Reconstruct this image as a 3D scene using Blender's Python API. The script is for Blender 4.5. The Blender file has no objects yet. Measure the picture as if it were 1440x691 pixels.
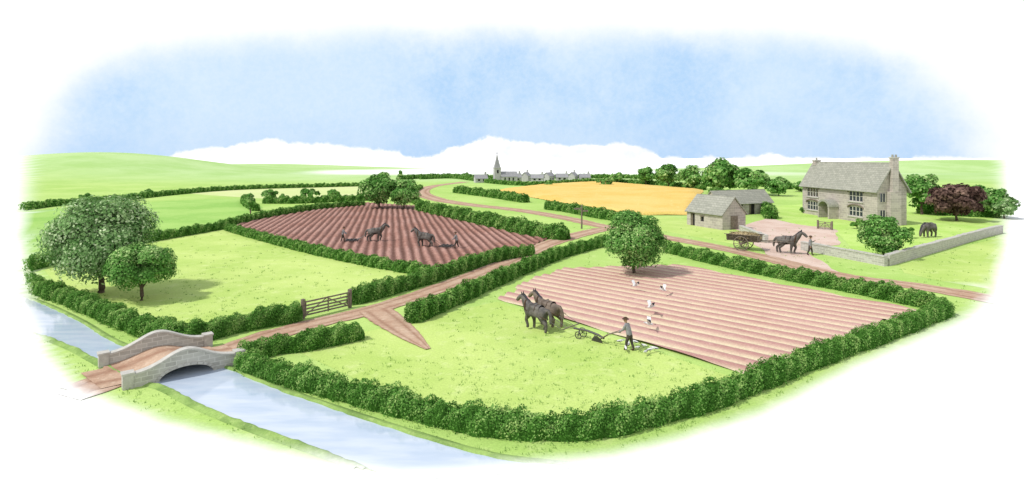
import bpy, math, random
import numpy as np
from mathutils import Vector, Matrix
random.seed(7); R=np.random.RandomState(11)
EYE=10.0; FP=800.0; V0=222.0     # eye height (m), survey constants for the ground plan
def P(u,v,z=0.0):
    """survey reading -> real position on the ground plan (metres)"""
    y=(EYE-z)*FP/(v-V0); return ((u-720)*y/FP, y)
def lin(c):
    c=c/255.0
    return c/12.92 if c<=0.04045 else ((c+0.055)/1.055)**2.4
def C(r,g,b,k=1.28): return (min(lin(r)/k,.85),min(lin(g)/k,.85),min(lin(b)/k,.85),1)
# ---------------------------------------------------------------- terrain
def sst(a,b,x):
    t=np.clip((x-a)/(b-a),0,1); return t*t*(3-2*t)
def hills(x,y):
    x=np.asarray(x,float); y=np.asarray(y,float)
    g=lambda cx,cy,sx,sy,A: A*np.exp(-.5*((x-cx)/sx)**2-.5*((y-cy)/sy)**2)
    h=g(-228,330,46,55,11.6)+g(-310,345,46,50,6.6)+g(-205,480,72,45,4.6)+g(290,420,95,50,7.3)+g(400,420,60,50,3.5)
    return h*sst(150,230,y)
def pdist(px,py,poly):
    px=np.asarray(px,float);py=np.asarray(py,float)
    d=np.full(px.shape,1e9); ins=np.zeros(px.shape,bool); n=len(poly)
    for i in range(n):
        x1,y1=poly[i];x2,y2=poly[(i+1)%n]
        dx,dy=x2-x1,y2-y1
        t=np.clip(((px-x1)*dx+(py-y1)*dy)/(dx*dx+dy*dy+1e-9),0,1)
        d=np.minimum(d,np.hypot(px-x1-t*dx,py-y1-t*dy))
        c=((y1>py)!=(y2>py))&(px<(x2-x1)*(py-y1)/((y2-y1) if y2!=y1 else 1e-9)+x1)
        ins^=c
    return np.where(ins,-d,d)
EDGE=[(20,100),(10,330),(24,440),(50,510),(100,566),(230,614),(400,656),(560,684),(700,676),(860,660),(970,634),(1080,598),(1215,530),(1372,462),(1412,425),(1432,350),(1432,100)]
def fade(x,y):
    """whitening of the ground colour: vignette edge plus painted distant mist"""
    x=np.asarray(x,float);y=np.asarray(y,float)
    ys=np.maximum(y,4.0)
    u=720+x/ys*FP; v=V0+EYE*FP/ys
    f=1-sst(3,36,-pdist(u,v,EDGE))
    far=sst(300,380,y)*(1-sst(.3,1.5,hills(x,y)))  # distant mist painted as white into the far ground, hills left clear
    f=np.maximum(f,far); f=np.where(y<5,1,f)
    return f
# ---------------------------------------------------------------- helpers
col=bpy.context.scene.collection
def mkmesh(name,V,F,mats,attrs=None,midx=None,smooth=False,parent=None,cull=0):
    me=bpy.data.meshes.new(name)
    V=np.asarray(V,float)
    if cull and attrs:
        F=np.asarray(F); F=F[np.asarray(attrs['fade'])[F].min(axis=1)<cull]
    me.from_pydata(V.tolist(),[],F.tolist() if isinstance(F,np.ndarray) else F)
    for m in mats: me.materials.append(m)
    if midx is not None: me.polygons.foreach_set('material_index',list(midx))
    if smooth: me.polygons.foreach_set('use_smooth',[True]*len(me.polygons))
    if attrs:
        for k,a in attrs.items():
            at=me.attributes.new(k,'FLOAT','POINT'); at.data.foreach_set('value',np.asarray(a,np.float32))
    me.update()
    ob=bpy.data.objects.new(name,me); col.objects.link(ob)
    if parent: ob.parent=parent
    return ob
def empty(name,loc=(0,0,0),rz=0,s=1):
    e=bpy.data.objects.new(name,None); col.objects.link(e); e.location=loc; e.rotation_euler=(0,0,rz); e.scale=(s,s,s); e.empty_display_size=.2
    return e
class MB:
    def __init__(s): s.v=[];s.f=[];s.m=[]
    def add(s,vs,fs,mi=0):
        o=len(s.v); s.v+= [tuple(a) for a in vs]; s.f+=[tuple(i+o for i in f) for f in fs]; s.m+=[mi]*len(fs)
    def box(s,x0,x1,y0,y1,z0,z1,mi=0):
        s.add([(x0,y0,z0),(x1,y0,z0),(x1,y1,z0),(x0,y1,z0),(x0,y0,z1),(x1,y0,z1),(x1,y1,z1),(x0,y1,z1)],
              [(0,3,2,1),(4,5,6,7),(0,1,5,4),(1,2,6,5),(2,3,7,6),(3,0,4,7)],mi)
    def tube(s,pts,rads,n=7,mi=0):
        pts=[Vector(p) for p in pts]; vs=[];fs=[]
        for i,p in enumerate(pts):
            d=(pts[min(i+1,len(pts)-1)]-pts[max(i-1,0)]).normalized()
            a=d.cross(Vector((0,0,1)));
            if a.length<.05: a=d.cross(Vector((1,0,0)))
            a.normalize(); b=d.cross(a)
            for k in range(n):
                t=2*math.pi*k/n; vs.append(p+(a*math.cos(t)+b*math.sin(t))*rads[i])
        for i in range(len(pts)-1):
            for k in range(n):
                fs.append((i*n+k,i*n+(k+1)%n,(i+1)*n+(k+1)%n,(i+1)*n+k))
        fs.append(tuple(range(n))); fs.append(tuple(range(len(pts)*n-1,len(pts)*n-n-1,-1)))
        s.add(vs,fs,mi)
    def slab(s,a,b,c,d,t,mi=0):
        a,b,c,d=map(Vector,(a,b,c,d)); nn=(b-a).cross(d-a).normalized()*t
        s.add([a,b,c,d,a+nn,b+nn,c+nn,d+nn],[(0,3,2,1),(4,5,6,7),(0,1,5,4),(1,2,6,5),(2,3,7,6),(3,0,4,7)],mi)
    def wall(s,x0,x1,z0,z1,ops,y=0,dep=.22,mi=0):
        xs=sorted({x0,x1,*[o[0] for o in ops],*[o[1] for o in ops]}); zs=sorted({z0,z1,*[o[2] for o in ops],*[o[3] for o in ops]})
        for i in range(len(xs)-1):
            for j in range(len(zs)-1):
                cx=(xs[i]+xs[i+1])/2;cz=(zs[j]+zs[j+1])/2
                if any(o[0]<cx<o[1] and o[2]<cz<o[3] for o in ops): continue
                s.add([(xs[i],y,zs[j]),(xs[i+1],y,zs[j]),(xs[i+1],y,zs[j+1]),(xs[i],y,zs[j+1])],[(0,1,2,3)],mi)
        for a,b,c,d in [o[:4] for o in ops]:
            s.add([(a,y,c),(b,y,c),(b,y,d),(a,y,d),(a,y+dep,c),(b,y+dep,c),(b,y+dep,d),(a,y+dep,d)],[(0,4,5,1),(1,5,6,2),(2,6,7,3),(3,7,4,0)],mi)
    def build(s,name,mats,parent=None,smooth=False): return mkmesh(name,s.v,s.f,mats,midx=s.m,smooth=smooth,parent=parent)
# ---------------------------------------------------------------- materials
def newmat(name):
    m=bpy.data.materials.new(name); m.use_nodes=True; nt=m.node_tree; nt.nodes.clear()
    return m,nt,nt.nodes.new,nt.links.new
def mixc(nt,fac,a,b,mode='MIX'):
    n=nt.nodes.new('ShaderNodeMix'); n.data_type='RGBA'; n.blend_type=mode
    for sock,val in ((n.inputs[0],fac),(n.inputs[6],a),(n.inputs[7],b)):
        if hasattr(val,'is_output'): nt.links.new(val,sock)
        else: sock.default_value=val
    return n.outputs[2]
def math_(nt,op,a,b=0,c=None,clamp=False):
    n=nt.nodes.new('ShaderNodeMath'); n.operation=op; n.use_clamp=clamp
    for i,val in enumerate((a,b) if c is None else (a,b,c)):
        if hasattr(val,'is_output'): nt.links.new(val,n.inputs[i])
        else: n.inputs[i].default_value=val
    return n.outputs[0]
def noise(nt,vec,scale,detail=4,rough=.6):
    n=nt.nodes.new('ShaderNodeTexNoise'); n.inputs['Scale'].default_value=scale; n.inputs['Detail'].default_value=detail; n.inputs['Roughness'].default_value=rough
    nt.links.new(vec,n.inputs['Vector']); return n.outputs['Fac']
def rng(nt,x,a,b,c=0,d=1):
    n=nt.nodes.new('ShaderNodeMapRange'); nt.links.new(x,n.inputs[0]); n.inputs[1].default_value=a;n.inputs[2].default_value=b;n.inputs[3].default_value=c;n.inputs[4].default_value=d
    n.interpolation_type='SMOOTHSTEP'; return n.outputs[0]
def attr(nt,name):
    n=nt.nodes.new('ShaderNodeAttribute'); n.attribute_name=name; return n.outputs['Fac']
def finish(m,nt,colr,bump=None,rough=.95,spec=.1,bstr=.3,bdist=.05):
    b=nt.nodes.new('ShaderNodeBsdfPrincipled'); o=nt.nodes.new('ShaderNodeOutputMaterial')
    if hasattr(colr,'is_output'): nt.links.new(colr,b.inputs['Base Color'])
    else: b.inputs['Base Color'].default_value=colr
    b.inputs['Roughness'].default_value=rough; b.inputs['Specular IOR Level'].default_value=spec
    if bump is not None:
        bn=nt.nodes.new('ShaderNodeBump'); bn.inputs['Strength'].default_value=bstr; bn.inputs['Distance'].default_value=bdist
        nt.links.new(bump,bn.inputs['Height']); nt.links.new(bn.outputs[0],b.inputs['Normal'])
    nt.links.new(b.outputs[0],o.inputs[0]); return m
WHITE=(.86,.86,.86,1)
def landmat(name,ca,cb,cc,s1=.15,s2=2.5,ph=None,fine=9.0,bstr=.35,phn=.9,haze=None):
    m,nt,N,L=newmat(name); tc=N('ShaderNodeTexCoord').outputs['Object']
    n1=noise(nt,tc,s1,3); n2=noise(nt,tc,s2,5,.7); n3=noise(nt,tc,fine,3,.8)
    c=mixc(nt,rng(nt,n1,.35,.65),ca,cb)
    c=mixc(nt,rng(nt,n2,.5,.75,0,.7),c,cc)
    if haze is not None:
        nh=noise(nt,tc,.018,5,.7); hc=mixc(nt,rng(nt,nh,.4,.62),haze[0],haze[1]); c=mixc(nt,attr(nt,'haze'),c,hc)  # distance haze put into the grass colour as a paler green
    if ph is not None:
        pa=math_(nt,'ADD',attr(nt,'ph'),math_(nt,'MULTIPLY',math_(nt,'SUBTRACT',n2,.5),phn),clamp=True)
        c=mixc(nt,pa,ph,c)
    sp=rng(nt,n3,.3,.7,.86,1.09)
    cm=N('ShaderNodeCombineColor'); [L(sp,cm.inputs[i]) for i in range(3)]
    c=mixc(nt,1.0,c,cm.outputs[0],'MULTIPLY')
    f=attr(nt,'fade'); fn=math_(nt,'ADD',f,math_(nt,'MULTIPLY',math_(nt,'MULTIPLY',math_(nt,'SUBTRACT',n2,.5),1.6),math_(nt,'MULTIPLY',f,math_(nt,'SUBTRACT',1,f))),clamp=True)
    c=mixc(nt,fn,c,WHITE)
    return finish(m,nt,c,n3,bstr=bstr,bdist=.03)
def leafmat(name,c0,c1,c2):
    m,nt,N,L=newmat(name)
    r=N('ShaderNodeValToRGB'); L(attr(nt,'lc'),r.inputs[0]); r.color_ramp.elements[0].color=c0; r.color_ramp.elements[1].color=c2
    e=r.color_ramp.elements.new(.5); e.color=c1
    d=N('ShaderNodeBsdfDiffuse'); t=N('ShaderNodeBsdfTranslucent'); mx=N('ShaderNodeMixShader'); mx.inputs[0].default_value=.28
    o=N('ShaderNodeOutputMaterial'); L(r.outputs[0],d.inputs[0]);L(r.outputs[0],t.inputs[0]);L(d.outputs[0],mx.inputs[1]);L(t.outputs[0],mx.inputs[2]);L(mx.outputs[0],o.inputs[0]); return m
def simple(name,ca,cb,scale=3,rough=.85,spec=.2,bstr=.4,bdist=.03):
    m,nt,N,L=newmat(name); tc=N('ShaderNodeTexCoord').outputs['Object']; n=noise(nt,tc,scale,5,.7)
    return finish(m,nt,mixc(nt,rng(nt,n,.3,.7),ca,cb),n,rough,spec,bstr,bdist)
def stonemat(name,ca,cb,cm,bw=.5,bh=.22):
    m,nt,N,L=newmat(name); tc=N('ShaderNodeTexCoord').outputs['Object']
    sx=N('ShaderNodeSeparateXYZ'); L(tc,sx.inputs[0]); cx=N('ShaderNodeCombineXYZ')
    L(math_(nt,'ADD',sx.outputs[0],sx.outputs[1]),cx.inputs[0]); L(sx.outputs[2],cx.inputs[1])
    b=N('ShaderNodeTexBrick'); L(cx.outputs[0],b.inputs['Vector']); b.inputs['Scale'].default_value=1
    b.inputs['Brick Width'].default_value=bw; b.inputs['Row Height'].default_value=bh; b.inputs['Mortar Size'].default_value=.018
    b.inputs['Color1'].default_value=ca; b.inputs['Color2'].default_value=cb; b.inputs['Mortar'].default_value=cm; b.inputs['Bias'].default_value=0
    n=noise(nt,tc,2.2,5,.7)
    c=mixc(nt,rng(nt,n,.45,.75,0,.5),b.outputs[0],cm)
    return finish(m,nt,c,n,.9,.15,.5,.04)
M={}
M['ground']=landmat('meadow_grass',C(192,222,128),C(172,210,108),C(212,232,152),.06,.7,haze=(C(196,226,158),C(176,214,132)))
M['fieldL']=landmat('pale_meadow_grass',C(206,228,134),C(184,214,112),C(222,236,162),.10,1.0)
M['fieldM']=landmat('field_grass',C(174,214,116),C(152,200,98),C(192,224,132),.07,1.0)
M['fieldP']=landmat('pasture_grass',C(222,230,168),C(210,226,152),C(232,236,188),.04,.8)
M['lawn']=landmat('lawn_grass',C(200,230,130),C(180,220,106),C(222,236,164),.2,1.5)
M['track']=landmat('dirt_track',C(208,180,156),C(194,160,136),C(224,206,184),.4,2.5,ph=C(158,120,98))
M['yard']=landmat('yard_earth',C(226,204,190),C(214,186,170),C(236,220,208),.3,2)
M['brown']=landmat('brown_soil',C(196,154,142),C(178,132,118),C(212,180,164),.12,2.0,ph=C(112,80,70),bstr=.6,phn=1.0)
M['pink']=landmat('turned_soil',C(202,158,152),C(190,142,136),C(216,180,170),.12,1.0,ph=C(232,220,186),bstr=.4,phn=.5)
M['wheat']=landmat('ripe_wheat',C(242,210,126),C(238,198,106),C(248,222,150),.06,.8,fine=5,bstr=.8)
M['bank']=landmat('bank_turf',C(160,192,108),C(128,160,88),C(186,208,132),.6,3)
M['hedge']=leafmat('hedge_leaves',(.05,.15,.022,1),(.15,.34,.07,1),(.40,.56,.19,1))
M['tree']=leafmat('tree_leaves',(.055,.17,.03,1),(.17,.38,.09,1),(.50,.66,.28,1))
M['treeL']=leafmat('grey_green_leaves',(.08,.19,.05,1),(.25,.42,.16,1),(.68,.78,.50,1))
M['copper']=leafmat('copper_leaves',(.06,.035,.03,1),(.15,.095,.08,1),(.30,.20,.16,1))
M['tuft']=leafmat('grass_blades',(.14,.28,.06,1),(.24,.40,.10,1),(.4,.55,.18,1))
M['bark']=simple('bark',(.09,.065,.045,1),(.17,.13,.09,1),6,bstr=.8)
M['wood']=simple('weathered_wood',(.12,.10,.08,1),(.24,.20,.16,1),5)
M['stone']=stonemat('house_stone',(.44,.40,.365,1),(.32,.29,.27,1),(.53,.49,.44,1),.8,.35)
M['slate']=stonemat('roof_slate',(.36,.36,.31,1),(.28,.285,.245,1),(.19,.19,.165,1),.6,.3)
M['bstone']=stonemat('bridge_stone',(.46,.45,.41,1),(.34,.33,.30,1),(.54,.53,.49,1),.45,.2)
M['cope']=simple('coping_stone',(.50,.49,.45,1),(.38,.37,.34,1),4)
M['dark']=simple('dark_interior',(.012,.012,.014,1),(.03,.03,.03,1),3)
M['paint']=simple('window_paint',(.6,.58,.53,1),(.5,.48,.44,1),5)
m,nt,N,L=newmat('window_glass'); M['glass']=finish(m,nt,(.035,.045,.055,1),None,.12,.5)
M['horse']=simple('dark_horse_coat',(.05,.047,.045,1),(.15,.135,.12,1),3,.6,.3)
M['horseB']=simple('bay_horse_coat',(.09,.07,.055,1),(.20,.155,.12,1),3,.6,.3)
M['leather']=simple('leather',(.05,.03,.02,1),(.1,.06,.035,1),8)
M['iron']=simple('iron',(.03,.03,.032,1),(.07,.06,.055,1),8,.5,.5)
M['skin']=simple('skin',(.5,.3,.22,1),(.42,.25,.18,1),8)
M['shirt']=simple('shirt_cloth',(.30,.30,.31,1),(.2,.2,.21,1),8)
M['trouser']=simple('trouser_cloth',(.09,.075,.06,1),(.05,.045,.04,1),8)
M['hay']=simple('hay',(.46,.38,.22,1),(.3,.24,.13,1),6,bstr=.9)
M['gull']=simple('gull_plumage',(.75,.75,.74,1),(.5,.51,.53,1),9)
M['rook']=simple('rook_plumage',(.03,.03,.035,1),(.07,.07,.08,1),9)
M['farstone']=simple('village_stone',(.38,.38,.40,1),(.50,.49,.48,1),1.5)
M['farroof']=simple('village_roof',(.24,.24,.265,1),(.32,.32,.33,1),1.5)
# water
m,nt,N,L=newmat('canal_water'); tc=N('ShaderNodeTexCoord').outputs['Object']
mp=N('ShaderNodeMapping'); mp.inputs['Rotation'].default_value=(0,0,.62); mp.inputs['Scale'].default_value=(.35,1.5,1); L(tc,mp.inputs[0])
n=noise(nt,mp.outputs[0],1.2,3,.5); c=mixc(nt,rng(nt,n,.3,.7),C(186,204,226),C(208,220,236)); c=mixc(nt,attr(nt,'fade'),c,WHITE)  # pale blue base colour also stands in for reflected sky
M['water']=finish(m,nt,c,n,.1,.45,.08,.03)
# ---------------------------------------------------------------- ground sheet
t=np.linspace(-math.asinh(6000/4.),math.asinh(6000/4.),520); gx=4*np.sinh(t)
ty=np.linspace(math.asinh(-400/12.),math.asinh(7000/12.),560); gy=14+12*np.sinh(ty)
X,Y=np.meshgrid(gx,gy); Z=hills(X,Y)
nx,ny=len(gx),len(gy)
idx=np.arange(nx*ny).reshape(ny,nx)
F=np.stack([idx[:-1,:-1],idx[:-1,1:],idx[1:,1:],idx[1:,:-1]],-1).reshape(-1,4)
mkmesh('ground',np.stack([X,Y,Z],-1).reshape(-1,3),F,[M['ground']],{'fade':fade(X,Y).ravel(),'haze':(sst(190,290,Y)*.95).ravel()},smooth=True)
# ---------------------------------------------------------------- field sheets with real furrows
def clipline(poly,o,d):
    ts=[]
    n=len(poly); nx_,ny_=-d[1],d[0]
    for i in range(n):
        a,b=poly[i],poly[(i+1)%n]
        fa=(a[0]-o[0])*nx_+(a[1]-o[1])*ny_; fb=(b[0]-o[0])*nx_+(b[1]-o[1])*ny_
        if (fa<=0<fb) or (fb<=0<fa):
            k=fa/(fa-fb); x=a[0]+(b[0]-a[0])*k; y=a[1]+(b[1]-a[1])*k
            ts.append((x-o[0])*d[0]+(y-o[1])*d[1])
    return (min(ts),max(ts)) if len(ts)>=2 else None
def field(name,poly,ang,mat,z=.012,spacing=1.0,amp=0.0,sub=6,step=.8,jag=0.0,edge=0.0,rough=.1,pw=1.0):
    d=(math.cos(ang),math.sin(ang)); nrm=(-d[1],d[0])
    os_=[p[0]*nrm[0]+p[1]*nrm[1] for p in poly]; lo,hi=min(os_)+1e-3,max(os_)-1e-3
    along=[p[0]*d[0]+p[1]*d[1] for p in poly]; ns=max(6,int((max(along)-min(along))/step))
    nr=max(sub,int((hi-lo)/spacing*sub)); V=[];PH=[]
    jr={}
    for i in range(nr+1):
        tt=lo+(hi-lo)*i/nr; o=(nrm[0]*tt,nrm[1]*tt); r=clipline(poly,o,d)
        if r is None: r=(0,0)
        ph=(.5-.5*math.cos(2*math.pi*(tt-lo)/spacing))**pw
        row=int((tt-lo)/spacing)
        if row not in jr: jr[row]=(random.uniform(-jag,jag),random.uniform(-jag,jag))
        j0,j1=jr[row]
        tr=np.linspace(r[0]+j0,r[1]+j1,ns)
        wob=.05*spacing*np.sin(tr*.4+row*1.7)
        x=o[0]+d[0]*tr+nrm[0]*wob; y=o[1]+d[1]*tr+nrm[1]*wob
        zz=z+amp*ph*(1+rough*R.randn(ns))+0*x
        if edge: zz=zz+edge*(1 if 0<i<nr else 0)*np.where((np.arange(ns)>0)&(np.arange(ns)<ns-1),1,0)+.05*R.rand(ns)
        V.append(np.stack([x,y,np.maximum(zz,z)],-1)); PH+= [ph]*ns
    V=np.concatenate(V); idx=np.arange((nr+1)*ns).reshape(nr+1,ns)
    F=np.stack([idx[:-1,:-1],idx[:-1,1:],idx[1:,1:],idx[1:,:-1]],-1).reshape(-1,4)
    if hills(V[:,0],V[:,1]).max()>.02: V[:,2]+=hills(V[:,0],V[:,1])+.12
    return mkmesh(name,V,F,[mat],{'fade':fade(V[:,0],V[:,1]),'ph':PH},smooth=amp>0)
def PP(l): return [P(*a) for a in l]
POLY={}
POLY['brown']=PP([(322,317),(400,300),(512,285),(592,290),(690,312),(772,336),(735,352),(600,384),(450,354)])
POLY['pink']=PP([(702,422),(742,397),(792,378),(960,374),(1292,438),(1180,478),(1042,526)])
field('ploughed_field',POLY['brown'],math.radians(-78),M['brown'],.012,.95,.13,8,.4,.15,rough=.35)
field('furrowed_field',POLY['pink'],math.atan2(-.67,.74),M['pink'],.012,1.15,.14,12,.4,.3,rough=.07,pw=.5)
field('wheat_field',PP([(700,268),(770,260),(850,257),(990,268),(968,303),(885,303),(795,288)]),.3,M['wheat'],.015,2,.1,2,3,.3,.55)
field('meadow',PP([(60,378),(140,352),(322,322),(450,356),(598,386),(490,415),(330,458),(250,470),(180,446),(90,408)]),.2,M['fieldL'],.008,2,0,1,2)
field('meadow',PP([(15,372),(15,300),(110,291),(250,282),(345,279),(372,292),(318,312),(200,332),(110,350)]),.1,M['fieldM'],.008,4,0,1,4)
field('pasture',PP([(255,272),(330,265),(505,261),(512,272),(480,279),(390,281)]),0,M['fieldP'],.01,6,0,1,6)
field('meadow',PP([(350,505),(430,482),(512,468),(590,450),(700,424),(1042,530),(990,556),(880,584),(790,598),(690,590),(560,560),(430,526)]),-.5,M['fieldL'],.006,2,0,1,2)
field('pasture',PP([(940,305),(975,310),(1085,330),(1075,352),(960,330),(870,313)]),0,M['fieldL'],.006,3,0,1,3)
field('lawn',PP([(1090,290),(1180,284),(1330,292),(1425,312),(1420,320),(1246,368),(1205,358),(1180,330),(1120,316),(1092,308)]),0,M['lawn'],.012,3,0,1,3)
field('pasture',PP([(1250,378),(1425,328),(1425,395),(1400,408),(1300,392)]),0,M['fieldL'],.008,3,0,1,3)
field('farmyard',PP([(1035,322),(1080,306),(1120,316),(1175,322),(1182,345),(1130,350),(1180,385),(1090,366)]),0,M['yard'],.018,2,0,1,2,.3)
# ---------------------------------------------------------------- ribbons (roads, canal, banks)
def smooth_path(pts,step):
    pts=[np.array(p,float) for p in pts]; out=[]
    q=[2*pts[0]-pts[1]]+pts+[2*pts[-1]-pts[-2]]
    for i in range(1,len(q)-2):
        a,b,c,d=q[i-1:i+3]; n=max(2,int(np.linalg.norm((c-b)[:2])/step))
        for k in range(n):
            t=k/n; out.append(.5*((2*b)+(-a+c)*t+(2*a-5*b+4*c-d)*t*t+(-a+3*b-3*c+d)*t**3))
    out.append(pts[-1]); return np.array(out)
def ribbon(name,pts,mat,z=.02,step=.6,jit=.05,ruts=True):
    w=[(*P(a,b),c) for a,b,c in pts]; s=smooth_path(w,step); n=len(s)
    T=np.gradient(s[:,:2],axis=0); T/=np.linalg.norm(T,axis=1)[:,None]+1e-9; Nn=np.stack([-T[:,1],T[:,0]],-1)
    cs=np.linspace(-1,1,13); V=[];PH=[]
    for i in range(n):
        for j,c in enumerate(cs):
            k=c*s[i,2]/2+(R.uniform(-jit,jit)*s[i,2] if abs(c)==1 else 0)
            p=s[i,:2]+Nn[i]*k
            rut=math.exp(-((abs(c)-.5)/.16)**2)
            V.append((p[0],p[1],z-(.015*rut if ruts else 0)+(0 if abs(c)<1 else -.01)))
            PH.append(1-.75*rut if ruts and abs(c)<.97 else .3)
    V=np.array(V); idx=np.arange(n*13).reshape(n,13)
    F=np.stack([idx[:-1,:-1],idx[:-1,1:],idx[1:,1:],idx[1:,:-1]],-1).reshape(-1,4)[:,::-1]
    return mkmesh(name,V,F,[mat],{'fade':fade(V[:,0],V[:,1]),'ph':PH},smooth=True,cull=.93)
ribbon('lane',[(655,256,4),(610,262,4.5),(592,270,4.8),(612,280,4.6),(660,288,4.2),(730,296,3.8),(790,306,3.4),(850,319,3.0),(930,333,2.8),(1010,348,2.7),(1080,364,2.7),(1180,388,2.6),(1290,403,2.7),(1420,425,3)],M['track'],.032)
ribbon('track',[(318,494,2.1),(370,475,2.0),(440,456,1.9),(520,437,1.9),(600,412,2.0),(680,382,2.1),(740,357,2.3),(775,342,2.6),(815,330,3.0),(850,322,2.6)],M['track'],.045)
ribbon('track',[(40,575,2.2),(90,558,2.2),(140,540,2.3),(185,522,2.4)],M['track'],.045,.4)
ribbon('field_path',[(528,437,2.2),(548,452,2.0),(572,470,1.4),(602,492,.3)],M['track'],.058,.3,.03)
def sheet2(name,A,B,mat,z,nn=10):
    a=smooth_path([P(*p) for p in A],.4); b=smooth_path([P(*p) for p in B],.4); n=max(len(a),len(b))
    rs=lambda q: np.stack([np.interp(np.linspace(0,1,n),np.linspace(0,1,len(q)),q[:,k]) for k in range(2)],-1)
    a=rs(a);b=rs(b); V=[]
    for i in range(n):
        for k in range(nn+1): p=a[i]+(b[i]-a[i])*k/nn; V.append((p[0],p[1],z))
    V=np.array(V); idx=np.arange(n*(nn+1)).reshape(n,nn+1)
    F=np.stack([idx[:-1,:-1],idx[:-1,1:],idx[1:,1:],idx[1:,:-1]],-1).reshape(-1,4)
    mkmesh(name,V,F,[mat],{'fade':fade(V[:,0],V[:,1])},smooth=True,cull=.9); return a,b
UP=[(8,410),(60,428),(110,452),(165,484),(225,498),(300,512),(390,548),(500,586),(600,618),(700,645),(850,662)]
LO=[(8,452),(60,472),(105,490),(150,514),(190,534),(232,545),(285,572),(370,606),(440,630),(530,664),(600,700)]
a,b=sheet2('canal',UP,LO,M['water'],.012)
def bank(path,side):
    n=len(path); T=np.gradient(path,axis=0); T/=np.linalg.norm(T,axis=1)[:,None]+1e-9; Nn=np.stack([-T[:,1],T[:,0]],-1)*side
    prof=[(-.04,.0),(0.0,.08),(.06,.10),(.16,.07),(.34,.0)]; V=[]
    fd=fade(path[:,0],path[:,1])
    for i in range(n):
        j=R.uniform(-.04,.04)
        for k,(o,zz) in enumerate(prof):
            p=path[i]+Nn[i]*(o+j*(k<3)); V.append((p[0],p[1],.004+zz*max(0,1-1.5*fd[i])*(1+R.uniform(-.2,.2))))
    V=np.array(V); idx=np.arange(n*5).reshape(n,5); F=np.stack([idx[:-1,:-1],idx[:-1,1:],idx[1:,1:],idx[1:,:-1]],-1).reshape(-1,4)
    if side>0: F=F[:,::-1]
    mkmesh('canal_bank',V,F,[M['bank']],{'fade':fade(V[:,0],V[:,1])},smooth=True,cull=.6)
bank(a,1); bank(b,-1)
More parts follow.
